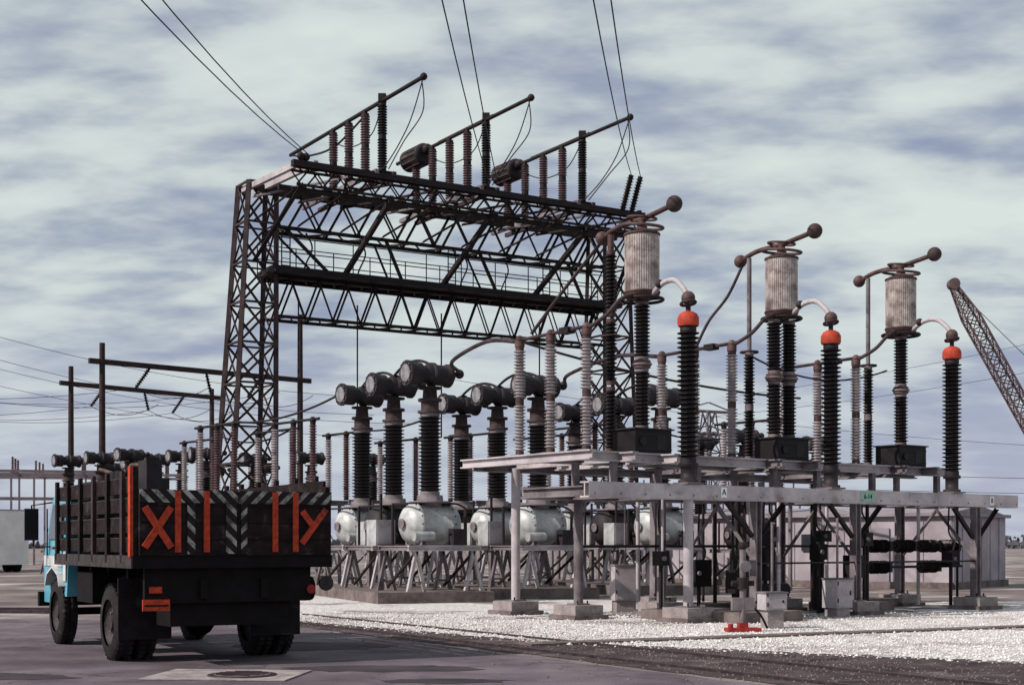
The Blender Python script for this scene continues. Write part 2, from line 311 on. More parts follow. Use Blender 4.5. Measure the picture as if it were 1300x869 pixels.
# ---------------- platform and equipment (row frame) ----------------
RA=math.atan2(.595,.805); O=Vector((3.48,28,0)); ca,sa=math.cos(RA),math.sin(RA)
def W(x,y,z=0): return Vector((O.x+x*ca-y*sa,O.y+x*sa+y*ca,z))
b=B()
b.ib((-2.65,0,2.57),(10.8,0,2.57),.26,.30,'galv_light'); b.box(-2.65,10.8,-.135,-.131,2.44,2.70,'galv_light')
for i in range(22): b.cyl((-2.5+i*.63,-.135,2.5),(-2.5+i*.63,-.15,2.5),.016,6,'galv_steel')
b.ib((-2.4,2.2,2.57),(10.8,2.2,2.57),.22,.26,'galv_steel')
for x in (-2.5,-1.2,0,1.9,3.6,5.0,6.9,8.4,9.3,10.65): b.ib((x,.14,2.55),(x,2.08,2.55),.16,.2,'galv_steel')
posts=[(0,0),(1.9,0),(5.0,0),(9.3,0),(-1.0,2.2),(1.3,2.2),(5.0,2.2),(9.3,2.2),(-.9,4.5),(3.2,4.5)]
for i,(x,y) in enumerate(posts):
    top=2.42 if y<2 else (2.44 if y<3 else 3.2)
    if i in (0,4,5,8): b.cyl((x,y,.3),(x,y,top),.1,14,'galv_light' if i in (0,8) else 'galv_steel')
    else:
        b.beam((x-.07,y,.3),(x-.07,y,top),.03,.18,'galv_steel'); b.beam((x+.07,y,.3),(x+.07,y,top),.03,.18,'galv_steel'); b.beam((x,y,.3),(x,y,top),.11,.02,'galv_steel')
    b.box(x-.17,x+.17,y-.17,y+.17,.3,.33,'galv_steel')
    for dx in (-.13,.13): b.cyl((x+dx,y-.13,.33),(x+dx,y-.13,.39),.018,6,'dark_steel')
for x in (1.9,5.0,9.3):
    b.ang((x,.1,1.3),(x,1.1,2.4),.08,'galv_steel'); b.ang((x,2.1,1.3),(x,1.1,2.4),.08,'galv_steel')
    b.ang((x+.1,0,1.7),(x+.85,0,2.4),.08,'dark_steel'); b.ang((x-.1,0,1.7),(x-.85,0,2.4),.08,'dark_steel')
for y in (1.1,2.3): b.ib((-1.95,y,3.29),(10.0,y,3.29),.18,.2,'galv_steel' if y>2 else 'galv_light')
for x in (-1.95,-.85,.27): b.ib((x,.6,3.28),(x,5.0,3.28),.16,.19,'galv_light')
for x in (3.35,4.47,7.55,8.67): b.ib((x,.6,3.28),(x,5.0,3.28),.16,.19,'galv_steel')
b.ib((-1.95,4.6,3.2),(9.4,4.6,3.2),.16,.18,'galv_steel')
for x in (-1.0,1.3,3.6,5,6.9,9.3):
    b.beam((x,1.1,2.7),(x,1.1,3.2),.12,.12,'galv_steel'); b.beam((x,2.3,2.7),(x,2.3,3.2),.12,.12,'galv_steel')
for x in (6.9,9.3): b.beam((x,4.6,.3),(x,4.6,3.1),.12,.12,'galv_steel')
b.cyl((-1.0,2.2,1.5),(9.3,2.2,1.5),.03,8,'dark_steel'); b.cyl((1.9,-.05,1.15),(9.3,-.05,1.15),.02,8,'dark_steel')
for (x,y) in [(2.2,.5),(2.45,1.2),(3.1,1.7),(4.6,.8),(5.3,1.5),(6.0,.5),(8.6,1.1),(.6,1.4),(9.7,.8),(2.9,.3),(3.3,2.6),(5.6,3.4),(7.4,2.9),(1.6,3.3),(4.1,3.8)]:
    b.cyl((x,y,.1),(x,y,2.5),.025+.02*R.random(),8,'dark_steel' if R.random()<.6 else 'galv_light')
for (x,y,z,w,h) in [(2.0,.35,1.3,.22,.3),(3.1,1.6,.9,.35,.5),(3.45,1.2,.75,.3,.7),(4.6,.7,1.2,.25,.35),(5.35,.35,.8,.35,.5),(5.9,.5,1.5,.25,.3),(8.9,.4,1.0,.3,.4),(3.7,1.6,1.35,.3,.35),(.55,1.4,1.1,.2,.3),(2.7,2.5,.6,.5,.6),(4.3,2.7,.5,.5,.8),(3.1,.7,1.5,.3,.3),(4.95,.9,1.6,.3,.25),(2.3,1.0,.5,.25,.5)]:
    b.box(x-w/2,x+w/2,y-.15,y+.15,z,z+h,'box_black'); b.beam((x,y,.0),(x,y,z),.06,.06,'dark_steel')
    b.cyl((x-w*.3,y-.151,z+h*.5),(x-w*.3,y-.2,z+h*.5),.05,10,'galv_steel')
    b.tube(spline([(x+w*.3,y,z+h),(x+w*.3+.05,y,z+h+.2),(x+w*.2,y+.1,z+h+.45),(x+w*.25,y+.1,2.5)]),.02,6,'dark_steel')
b.box(3.2,4.0,1.1,1.8,.0,.35,'concrete_dirty'); b.cyl((3.3,1.1,.55),(4.0,1.1,.55),.14,12,'tank_dark'); b.cyl((3.3,1.5,1.9),(4.1,1.5,1.9),.1,12,'tank_dark')
for z in (1.5,1.02):
    for x0 in (6.2,7.1,8.0,8.75):
        if z<1.4 and x0 in (7.1,8.75): continue
        b.shed((x0,.6,z),(x0+.34,.6,z),.10,.155,.06,'porcelain_black',12,'dark_steel'); b.shed((x0+.36,.6,z),(x0+.60,.6,z),.10,.155,.06,'porcelain_black',12,'dark_steel')
        b.box(x0+.62,x0+.72,.52,.68,z-.12,z+.12,'box_black')
b.cyl((5.9,.6,1.5),(9.6,.6,1.5),.035,8,'dark_steel'); b.cyl((5.9,.6,1.02),(9.6,.6,1.02),.03,8,'dark_steel'); b.cyl((5.9,.65,.0),(5.9,.65,2.4),.05,8,'dark_steel')
plat=put(b,'steel_support_platform',O,RA)
def text(s,x,y,z,size,mat,plate=None,pw=.2,ph=.2):
    if plate:
        bb=B(); bb.box(x-pw/2,x+pw/2,y-.004,y,z-ph/2,z+ph/2,plate); o=put(bb,'label_plate'); o.parent=plat
    c=bpy.data.curves.new('label_text','FONT'); c.body=s; c.size=size; c.extrude=.003; c.align_x='CENTER'; c.align_y='CENTER'; c.materials.append(MATS[mat])
    o=bpy.data.objects.new('label_text',c); bpy.context.collection.objects.link(o); o.parent=plat; o.location=(x,y-.009,z); o.rotation_euler=(math.pi/2,0,0)
text('A',.85,-.137,2.58,.17,'box_black','white_paint',.16,.2); text('6-14',5.25,-.137,2.58,.15,'box_black','green_sign',.48,.22); text('B',9.75,-.137,2.57,.17,'box_black','white_paint',.16,.2)
b=B(); b.box(-.36,.36,-.36,.36,0,.3,'concrete'); b.box(-.44,.44,-.44,.44,0,.1,'concrete_dirty'); fm=b.mesh('concrete_footing')
for (x,y) in posts: put(fm,'concrete_footing',W(x,y,.0),RA+R.uniform(-.03,.03))
b=B(); b.box(-.9,.9,-.5,.5,0,.22,'concrete_dirty'); pm=b.mesh('concrete_slab')
for q in ((.9,.9),(6.3,1.2),(1.2,-.6),(8.0,2.4),(3.6,2.8)): put(pm,'concrete_slab',W(q[0],q[1],0),RA)
for k,(x,y,rx) in enumerate([(0,.2,1.0),(1.6,.6,1.2),(3.9,1.2,1.7),(6.2,1.2,1.5),(9.2,1.4,1.6),(-1.0,2.6,1.0),(1.4,3.0,1.4),(7.6,3.2,2.0)]):
    c=W(x,y); sheet('dirt_patch',[(c.x+rx*math.cos(t*math.pi/14)*R.uniform(.7,1.15),c.y+rx*.8*math.sin(t*math.pi/14)*R.uniform(.7,1.15)) for t in range(28)],.0145+.0015*k,'dirt_patch',.06,.12)
b=B()
b.box(-.22,.22,-.22,.22,2.725,2.76,'galv_steel'); b.lathe((0,0,2.76),(0,0,3.15),[(0,.2),(.05,.2),(.06,.15),(.3,.15),(.31,.2),(.38,.2)],16,'tank_dark')
b.shed((0,0,3.14),(0,0,5.84),.145,.225,.092,'porcelain_black',18,'tank_dark')
b.lathe((0,0,5.84),(0,0,6.2),[(0,.2),(.04,.215),(.17,.215),(.25,.17),(.29,.1),(.30,.001)],20,'red_cap',True,False)
b.cyl((0,0,6.1),(0,0,6.4),.05,8,'tank_dark'); b.ball((0,0,6.40),.14,'brown_steel'); b.torus((0,0,6.3),(0,.2,1),.15,.03,'rust_steel',16,6)
bm_=b.mesh('high_voltage_bushing')
for k in range(3): put(bm_,'high_voltage_bushing',W(4.2*k,0,0),RA)
def trap(double,pipe_low):
    b=B(); 
    b.box(-.5,.5,-.36,.36,3.40,3.9,'box_black'); b.box(-.55,.55,-.4,.4,3.9,3.93,'tank_dark'); b.cyl((-.3,-.361,3.65),(-.3,-.40,3.65),.08,14,'tank_dark'); b.box(.1,.35,-.365,-.36,3.5,3.8,'tank_dark')
    for zz in (3.5,3.8): b.box(-.51,.51,-.37,-.36,zz-.01,zz+.01,'tank_dark')
    for x in ((-.24,.24) if double else (0,)):
        b.shed((x,0,3.93),(x,0,5.2),.125,.175,.075,'porcelain_black',16,'galv_steel')
        b.cyl((x,0,5.2),(x,0,5.36),.18,16,'brown_steel'); b.cyl((x,0,5.26),(x,0,5.3),.21,16,'galv_steel')
        b.shed((x,0,5.36),(x,0,6.58),.125,.175,.075,'porcelain_black',16,'galv_steel')
    b.torus((0,0,6.62),(0,0,1),.44,.035,'dark_steel',28,7)
    for k in range(4):
        t=k*math.pi/2+.5; b.beam((0,0,6.62),(math.cos(t)*.44,math.sin(t)*.44,6.62),.04,.04,'dark_steel')
    b.lathe((0,0,6.6),(0,0,6.8),[(0,.16),(.05,.3),(.12,.37),(.16,.37)],28,'brown_steel')
    b.lathe((0,0,6.76),(0,0,7.98),[(0,.352),(1.22,.352)],40,'aluminium')
    for k in range(48):
        t=k*math.pi/24; c=Vector((math.cos(t)*.354,math.sin(t)*.354,0)); b.cyl(c+Vector((0,0,6.78)),c+Vector((0,0,7.96)),.010,5,'aluminium')
    for zz in (6.77,7.97): b.torus((0,0,zz),(0,0,1),.36,.028,'brown_steel',28,6)
    b.lathe((0,0,7.98),(0,0,8.3),[(0,.3),(.05,.3),(.12,.12),(.25,.08),(.3,.08)],20,'brown_steel')
    b.torus((0,0,8.14),(0,-.12,1),.44,.034,'brown_steel',28,7); b.torus((0,0,8.32),(0,-.12,1),.30,.028,'brown_steel',28,7)
    b.tube(spline([(0,1.25,8.12),(0,.8,8.26),(0,0,8.3),(0,-.5,8.36),(0,-.92,8.42)]),.055,9,'brown_steel')
    b.ball((0,1.28,8.12),.15,'brown_steel'); b.ball((0,-.98,8.43),.17,'rust_steel')
    b.box(-.15,.15,.85,1.15,3.39,3.5,'galv_steel')
    if pipe_low:
        b.shed((0,1.0,3.5),(0,1.0,4.7),.09,.135,.075,'porcelain_black',14); b.shed((0,1.0,4.7),(0,1.0,5.95),.09,.135,.075,'porcelain_black',14)
        b.cyl((0,1.0,5.95),(0,1.0,8.15),.055,10,'galv_steel')
    else:
        for z in (3.5,4.95,6.4): b.shed((0,1.0,z),(0,1.0,z+1.4),.09,.14,.08,'porcelain_black',14,'brown_steel')
        b.cyl((0,1.0,7.75),(0,1.0,8.15),.07,10,'brown_steel')
    b.torus((0,1,5.98),(0,0,1),.2,.025,'rust_steel',20,6)
    b.tube(spline([(0,-.34,6.70),(-.06,-.72,6.86),(-.15,-1.15,6.84),(-.24,-1.5,6.62),(-.27,-1.66,6.42)]),.055,9,'galv_light')
    b.ball((-.06,-.6,6.86),.09,'rust_steel')
    return b.mesh('line_trap')
for k,m in enumerate((trap(False,False),trap(True,True),trap(False,True))): put(m,'line_trap',W(.27+4.2*k,1.67,0),RA)
b=B()
for y in (0,1.2,2.3):
    b.box(-.14,.14,y-.14,y+.14,3.38,3.5,'galv_steel'); b.shed((0,y,3.5),(0,y,4.65),.085,.135,.07,'porcelain_grey',14,'brown_steel'); b.shed((0,y,4.65),(0,y,5.85),.085,.135,.07,'porcelain_grey',14,'brown_steel')
    b.cyl((0,y,5.85),(0,y,5.98),.11,12,'brown_steel'); b.ball((0,y,6.02),.09,'brown_steel')
b.cyl((0,-.15,6.03),(0,2.5,6.0),.04,8,'rust_steel'); b.tube(spline([(0,-.1,6.0),(.1,-.5,6.2),(.3,-.7,6.5),(.7,-.6,6.65)]),.045,8,'rust_steel')
b.box(-.1,.1,.5,.8,5.95,6.08,'dark_steel')
dm=b.mesh('disconnect_switch')
for k in range(3): put(dm,'disconnect_switch',W(-.85+4.2*k,2.12,0),RA)
def cab(w,d,h,z0):
    b=B(); b.box(-w/2,w/2,-d/2,d/2,z0,z0+h,'galv_light'); b.box(-w/2-.02,w/2+.02,-d/2-.03,d/2+.02,z0+h,z0+h+.03,'galv_steel'); b.box(-w/2+.03,w/2-.03,-d/2-.012,-d/2,z0+.03,z0+h-.04,'galv_light')
    b.box(w/2-.1,w/2-.07,-d/2-.03,-d/2-.012,z0+h*.45,z0+h*.6,'dark_steel')
    for zz in (.2,.8): b.cyl((-w/2+.03,-d/2-.015,z0+h*zz),(-w/2+.03,-d/2-.015,z0+h*zz+.08),.012,6,'dark_steel')
    b.cyl((0,0,z0+h),(0,0,z0+h+1.3),.025,8,'galv_steel'); b.box(-w/2+.05,w/2-.05,-d/2+.03,d/2-.03,0,z0,'concrete'); return b
put(cab(.6,.4,.78,.28),'control_cabinet',(2.55,32.0,0),.25); put(cab(.42,.35,.3,.35),'control_cabinet',(4.75,25.9,0),.3); put(cab(.5,.4,.6,.2),'control_cabinet',W(4.0,-.35,0),RA)
b=B(); b.box(-.30,.30,-.14,.14,0,.07,'red_faded'); b.box(-.08,.08,-.08,.08,.07,.16,'red_faded'); b.cyl((-.22,0,.07),(-.22,0,.14),.05,10,'red_faded')
b.cyl((0,0,.16),(0,0,1.5),.055,12,'galv_steel'); b.cyl((0,0,.75),(0,0,.95),.1,12,'dark_steel'); b.cyl((-.2,0,.85),(.2,0,.85),.05,10,'dark_steel'); b.ball((0,0,1.5),.08,'dark_steel'); b.cyl((0,-.1,1.15),(0,-.18,1.15),.10,14,'galv_steel')
b.box(-.2,.2,-.05,.05,.38,.6,'galv_steel'); b.tube(spline([(.1,0,.5),(.35,.1,.3),(.55,.3,.05)]),.02,6,'rubber')
put(b,'standpipe_hydrant',(4.05,24.9,.01),.15)
# ---------------- breakers ----------------
def breaker(dark=False):
    b=B(); T='tank_dark' if dark else 'tank_silver'
    for y in (-.75,.75):
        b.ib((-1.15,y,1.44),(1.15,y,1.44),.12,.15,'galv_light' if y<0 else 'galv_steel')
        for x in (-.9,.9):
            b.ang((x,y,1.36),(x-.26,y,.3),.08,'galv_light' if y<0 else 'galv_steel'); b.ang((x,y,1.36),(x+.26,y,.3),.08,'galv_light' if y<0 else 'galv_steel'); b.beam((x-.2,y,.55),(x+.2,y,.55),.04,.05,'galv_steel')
    for x in (-1.1,-.5,.5,1.1): b.ib((x,-.69,1.44),(x,.69,1.44),.1,.13,'galv_steel')
    for x in (-.9,.9): b.ang((x,-.7,1.3),(x,.7,.4),.06,'dark_steel')
    r=.54; pr=[(0,.001),(.02,.2),(.08,.36),(.17,.48),(.28,r),(.30,r+.03),(.36,r+.03),(.37,r),(1.33,r),(1.34,r+.03),(1.40,r+.03),(1.42,r),(1.53,.48),(1.62,.36),(1.68,.2),(1.70,.001)]
    b.lathe((-.85,0,2.08),(.85,0,2.08),pr,32,T,True,False)
    b.lathe((-.91,0,2.08),(-.80,0,2.08),[(0,.14),(.03,.14),(.03,.10),(.1,.1)],14,'galv_steel')
    for k in range(16):
        for x in (-.58,.46): t=k*math.pi/8; b.cyl((x,math.cos(t)*.555,2.08+math.sin(t)*.555),(x+.09,math.cos(t)*.555,2.08+math.sin(t)*.555),.018,5,'dark_steel')
    for x in (-.45,.45): b.box(x-.06,x+.06,-.42,.42,1.515,1.75,'galv_steel')
    b.cyl((-.9,-.62,1.75),(-.3,-.62,1.75),.13,14,T); b.box(.2,.6,-.85,-.6,1.52,1.95,'tank_dark')
    b.cyl((.75,-.6,1.52),(.75,-.6,2.5),.04,8,'dark_steel'); b.cyl((-.8,.6,1.52),(-.8,.6,2.6),.04,8,'dark_steel')
    b.cyl((-.8,-.6,2.62),(-.8,.6,2.62),.03,6,'dark_steel'); b.tube(spline([(.75,-.6,2.5),(.5,-.5,2.62),(.2,-.3,2.6)]),.03,6,'dark_steel')
    b.lathe((0,0,2.55),(0,0,2.85),[(0,.34),(.08,.34),(.09,.56),(.14,.56),(.15,.36),(.3,.34)],24,'galv_steel')
    b.shed((0,0,2.85),(0,0,5.05),.235,.315,.1,'porcelain_black',20,'galv_steel')
    b.lathe((0,0,5.05),(0,0,5.75),[(0,.33),(.06,.33),(.07,.24),(.3,.24),(.31,.32),(.38,.32),(.39,.2),(.7,.18)],20,'rust_steel')
    b.lathe((-.78,0,6.08),(-.1,0,6.08),[(0,.001),(.0,.27),(.02,.27),(.025,.34),(.1,.34),(.11,.30),(.45,.30),(.46,.24),(.68,.22)],26,'tank_dark',False,False)
    b.lathe((-.782,0,6.08),(-.7,0,6.08),[(0,.0),(.0,.23),(.02,.23)],24,'disc_grey',False,False)
    b.lathe((-.1,0,6.08),(.75,0,6.08),[(0,.22),(.1,.26),(.12,.33),(.2,.33),(.21,.28),(.6,.28),(.62,.32),(.7,.32),(.72,.2),(.85,.12)],24,'tank_dark')
    b.ball((.0,0,6.12),.26,'tank_dark'); b.ball((.95,0,6.16),.13,'tank_dark')
    b.torus((0,0,5.72),(0,0,1),.3,.03,'dark_steel',22,6)
    for k in range(8):
        t=k*math.pi/4; b.cyl((-.80,math.cos(t)*.30,6.08+math.sin(t)*.30),(-.77,math.cos(t)*.30,6.08+math.sin(t)*.30),.02,6,'galv_steel')
    return b.mesh('circuit_breaker')
bA,bB=breaker(),breaker(True)
heads=[]
for gi,(gx,gy) in enumerate([(-2.2,38),(.75,40.8),(4.6,43.8)]):
    for k in range(3):
        p=Vector((gx-1.2*k,gy+2.75*k,0)); heads.append(p+Vector((0,0,6.1)))
        put(bA if (gi+k)%2==0 or k==0 else bB,'circuit_breaker',p,RA+R.uniform(-.05,.05))
    b=B(); pa=Vector((gx+.25,gy-1.1,0)); pb=Vector((gx-2.9,gy+6.8,0)); b.beam(pa+Vector((0,0,.15)),pb+Vector((0,0,.15)),3.2,.3,'concrete_dirty'); put(b,'concrete_plinth')
    b=B(); b.box(-.3,.3,-.25,.25,1.5,2.2,'tank_silver'); b.box(-.26,.26,-.265,-.25,1.55,2.15,'galv_light'); b.box(-.06,.06,-.06,.06,0.3,1.5,'galv_steel'); b.cyl((0,0,2.2),(0,0,2.9),.04,8,'dark_steel')
    mm=b.mesh('mechanism_cabinet'); put(mm,'mechanism_cabinet',(gx-1.35,gy+.4,0),RA); put(mm,'mechanism_cabinet',(gx-1.95,gy+3.4,0),RA)
for (x,y,s) in [(-13.4,62,.9),(-14.9,64,.9),(-16.5,66,.9),(-15.6,58,.85),(-17.4,60,.85),(-19.4,62,.85),(-12.0,66,.9),(-18.6,70,.9),(-20.6,73,.9),(-16,76,.9),(-13,74,.9),(-8.5,60,.85),(-6.5,66,.9),(8.5,52,.9),(7.3,55,.9),(12,56,.9)]:
    put(bB if R.random()<.7 else bA,'circuit_breaker',(x,y,0),RA+R.uniform(-.2,.2),s)
b=B()
for x in (-.5,.5):
    for y in (0,2.5): b.beam((x,y,0),(x,y,3.0),.1,.1,'galv_steel')
    b.ang((x,0,.3),(x,2.5,2.9),.07,'galv_steel')
for y in (0,1.25,2.5):
    b.ib((-.7,y,3.08),(.7,y,3.08),.12,.16,'galv_steel'); b.shed((0,y,3.18),(0,y,5.6),.085,.14,.09,'porcelain_grey' if y==2.5 else 'porcelain_brown',12,'dark_steel'); b.ball((0,y,5.65),.12,'dark_steel')
b.cyl((0,-.4,5.68),(0,2.9,5.68),.045,8,'dark_steel')
sm=b.mesh('disconnect_switch')
for (x,y) in [(-6.6,47),(-7.9,51),(-9.5,48.5),(-5.4,52),(-3.8,56),(-.8,53),(1.9,54),(5.2,51.5),(2.9,49.5),(8.9,47),(-11.8,56)]: put(sm,'disconnect_switch',(x,y,0),RA+.05)
# ---------------- gantry ----------------
T0=Vector((-9.7,54,0)); E=Vector((.85,.527,0)); P=Vector((.527,-.85,0))
def G(t,w,z): return T0+E*t+P*w+Vector((0,0,z))
b=B(); M='dark_steel'
def lattice(bb,bot,top,n,w,wb,mat,mat2=None,horiz=True):
    mat2=mat2 or mat; lv=[]
    for i in range(n+1): lv.append([Vector(bot[k]).lerp(Vector(top[k]),i/n) for k in range(4)])
    for k in range(4): bb.ang(bot[k],top[k],w,mat)
    for i in range(n):
        for k in range(4):
            j=(k+1)%4
            bb.ang(lv[i][k],lv[i+1][j],wb,mat2); bb.ang(lv[i][j],lv[i+1][k],wb,mat2)
            if horiz: bb.ang(lv[i+1][k],lv[i+1][j],wb,mat2)
def tower(tc,tb,hb,ht):
    bot=[G(tb-hb,-hb,0),G(tb+hb,-hb,0),G(tb+hb,hb,0),G(tb-hb,hb,0)]; top=[G(tc-ht,-ht,15.2),G(tc+ht,-ht,15.2),G(tc+ht,ht,15.2),G(tc-ht,ht,15.2)]
    lattice(b,bot,top,10,.17,.075,'rust_steel','rust_steel')
tower(0,-.6,.95,.55); tower(16.4,16.5,.95,.62)
def boxtruss(t0,t1,w0,w1,z0,z1,n,w,wb,mat,faces=(0,1,2,3)):
    C=[(w0,z0),(w1,z0),(w1,z1),(w0,z1)]
    for c in C: b.ang(G(t0,*c),G(t1,*c),w,mat)
    for i in range(n):
        a=t0+(t1-t0)*i/n; d=t0+(t1-t0)*(i+1)/n; mid=(a+d)/2
        for k in faces:
            c1,c2=C[k],C[(k+1)%4]
            b.ang(G(a,*c1),G(mid,*c2),wb,mat); b.ang(G(mid,*c2),G(d,*c1),wb,mat)
boxtruss(.5,15.9,-.55,.55,13.6,15.1,9,.15,.085,M)
boxtruss(.5,15.9,-.5,.6,10.2,11.7,13,.13,.065,M)
boxtruss(-.6,14.2,4.7,5.2,14.05,14.65,15,.10,.055,M)
b.beam(G(-.8,5.25,14.74),G(14.4,5.25,14.74),.24,.22,M)
b.beam(G(-.3,.6,14.95),G(16.4,.6,14.95),.2,.25,M); b.beam(G(-.3,2.8,14.5),G(15.3,2.8,14.5),.14,.18,M)
for dt in (0,.5): b.beam(G(-.4+dt,-.5,15.05),G(-.4+dt,5.25,14.85),.16,.2,'galv_light')
b.ang(G(-.4,.6,12.2),G(-.4,5.1,14.1),.16,M); b.beam(G(16.4,-.5,15.05),G(14.2,5.25,14.85),.16,.2,M); b.ang(G(16.2,.6,12.2),G(14.2,5.1,14.1),.16,M)
for i in range(8):
    a=-.4+i*1.8; b.ang(G(a,.6,14.6),G(a+1.8,5.0,14.6),.10,'galv_steel' if i%3==0 else M)
    if i%2: b.ang(G(a+1.8,.6,14.6),G(a,5.0,14.6),.10,M)
    b.ang(G(a,.6,13.7),G(a,5.0,14.1),.09,M)
b.beam(G(.2,.4,11.86),G(16.2,.4,11.86),1.9,.22,'box_black')
for w in (-.5,1.3):
    for z in (12.5,13.05): b.cyl(G(.2,w,z),G(16.2,w,z),.022,6,M)
    for i in range(11): b.cyl(G(.2+i*1.6,w,11.9),G(.2+i*1.6,w,13.05),.022,6,M)
for t in (3.2,7.5,11.9): b.beam(G(t,5.0,14.1),G(t,.9,11.9),.16,.18,M)
for t0,t1 in ((.9,2.9),(5.2,6.0),(9.5,10.4),(13.9,14.8)):
    b.beam(G(t0,.5,13.6),G(t1,.5,11.9),.11,.11,M); b.ang(G(t0,-.5,13.6),G(t1,-.5,11.9),.1,M)
for t in (2.0,4.3,9.0,11.0):
    b.tube(spline([G(t,0,13.6),G(t+.35,-.2,13.1),G(t+.1,-.3,12.4),G(t,-.3,11.9)]),.035,6,'rust_steel')
for t in (1.2,8.6,13.3):
    for d in (0,.35): b.cyl(G(t+d,-.5,11.9),G(t+d,-.5,13.9),.025,6,'rust_steel')
    for i in range(7): b.cyl(G(t,-.5,12.1+i*.27),G(t+.35,-.5,12.1+i*.27),.018,5,'rust_steel')
rows=[2.75,7.1,11.5]
for ri,t in enumerate(rows):
    for dt in (-.35,.35): b.beam(G(t+dt,-1.2,14.86),G(t+dt,5.4,14.86),.14,.16,'galv_steel' if dt<0 else 'rust_steel')
    for wi,w in enumerate((5.1,3.7,2.3,.9,-.5)):
        if ri==0 and wi==4: continue
        b.beam(G(t-.35,w,14.96),G(t+.35,w,14.96),.2,.05,M)
        m='porcelain_black' if wi==0 else 'porcelain_brown'
        b.shed(G(t,w,15.0),G(t,w,16.2),.13,.185,.09,m,12,M); b.shed(G(t,w,16.2),G(t,w,17.4),.13,.185,.09,m,12,M); b.cyl(G(t,w,17.35),G(t,w,17.55),.08,8,M)
    b.cyl(G(t,8.2,17.5),G(t,-3.3 if ri==0 else -2.2,17.5),.075,8,M); b.ball(G(t,8.25,17.5),.13,M)
    b.cyl(G(t+.12,5.4,17.62),G(t+.12,1.2,17.62),.05,8,'rust_steel')
    b.box(*[c for ax in range(3) for c in (G(t,5.1,17.6)[ax]-.14,G(t,5.1,17.6)[ax]+.14)],M)
    b.tube(spline([G(t,5.0,17.3),G(t+.3,3.6,16.7),G(t+.2,2.0,16.6),G(t,.5,17.2)]),.022,5,'wire')
    if ri>0:
        a,c=G(t,.25,17.35),G(t,-1.15,17.35); b.lathe(a,c,[(0,.3),(.02,.45),(.1,.45),(.11,.4),(1.28,.4),(1.29,.45),(1.38,.45),(1.4,.3)],22,'tank_dark')
        for k in range(12):
            th=k*math.pi/6; pa=(c-a).normalized(); sd=pa.cross(Vector((0,0,1))); off=(sd*math.cos(th)+Vector((0,0,1))*math.sin(th))*.42
            b.cyl(a+pa*.08+off,c-pa*.08+off,.03,6,'brown_steel')
        b.ball(G(t,.45,17.5),.22,M)
    else:
        b.tube(spline([G(t,-3.3,17.5),G(t+.0,-1.5,17.05),G(t+.1,.8,16.9),G(t,3.5,17.3)]),.04,6,M)
    b.tube(spline([G(t,8.2,17.45),G(t-.15,7.6,16.2),G(t-.2,6.6,15.4),G(t-.1,5.4,15.0)]),.022,5,'wire')
    b.tube(spline([G(t,8.1,17.45),G(t+.1,8.0,16.4),G(t-.1,7.0,15.6),G(t+.1,5.4,15.0)]),.022,5,'wire')
for t in (-.5,-.3): b.ball(G(t,5.3,15.0),.14,M)
for t in (13.3,13.75):
    b.shed(G(t,5.3,14.8),G(t,5.9,16.1),.09,.15,.11,'porcelain_black',12,M)
put(b,'switchyard_gantry')
b=B()
for t,w in ((4.2,0),(8.0,0),(12.6,.3),(1.6,.2)):
    q=G(t,w,11.0); b.cyl(q,(q.x,q.y,5.9),.03,6,'wire')
put(b,'dropper_cables')
b=B()
def over(P0,X30,zz=13.05):
    P0=Vector(P0); dY=P0.y-30; k=(P0.z-zz)/((P0.y-10)**2-400); a=zz-400*k; sl=(P0.x-X30)/dY; pts=[]
    for i in range(31):
        y=P0.y-i*(P0.y+60)/30; pts.append((P0.x-sl*(P0.y-y),y,a+(y-10)**2*k))
    b.tube(pts,.017,6,'wire')
over(G(-.5,5.4,15.1),-7.85); over(G(-.3,5.4,15.1),-7.4)
over(G(6.9,5.6,15.1),-1.47,13.0); over(G(7.3,5.6,15.1),-1.02,13.0)
over(G(13.3,5.9,16.1),1.73,13.0); over(G(13.75,5.9,16.1),2.1,13.0)
put(b,'overhead_conductors')
b=B()
hs=[(2,1),(1,0),(5,4),(4,3),(8,7),(7,6)]
for i,j in hs: 
    p,q=heads[i],heads[j]; b.tube(curve(p+Vector((0,0,.25)),q+Vector((0,0,.25)),-.25),.04,7,'dark_steel')
for h,k in ((heads[0],0),(heads[3],1)):
    q=W(-.85+4.2*k,4.6,6.0); b.tube(spline([h+Vector((.8,.5,.1)),h.lerp(q,.3)+Vector((0,0,.1)),h.lerp(q,.7)+Vector((0,0,.25)),q]),.05,8,'rust_steel')
for (p,q,s) in [((-9.5,48.5,5.7),(-5,43.5,6.3),.3),((-7.9,51,5.7),(-12,58,6),.4),((-5.4,52,5.7),(-1.6,46.4,6.3),.3),((1.9,54,5.7),(2.2,49.3,6.3),.3),((5.2,51.5,5.7),(8.5,52,5.6),.3),((-17,75,6),(-11,62,5.5),.5)]:
    b.tube(curve(p,q,s),.035,6,'dark_steel')
b.tube(spline([W(.27,2.9,8.1),W(.1,4,7.2),W(-.4,4.6,6.2)]),.04,7,'rust_steel')
b.tube(spline([W(4.47,2.9,8.0),W(4.2,3.1,7.3),W(3.7,3.2,6.7),W(3.4,3.3,6.1)]),.035,7,'rust_steel')
b.tube(curve(W(-.8,4.5,6.0),W(9.0,5.2,5.4),.2),.03,7,'rust_steel'); b.tube(curve(W(4.4,2.6,5.9),W(9.3,2.6,5.9),.4),.022,6,'wire')
put(b,'bus_conductors')
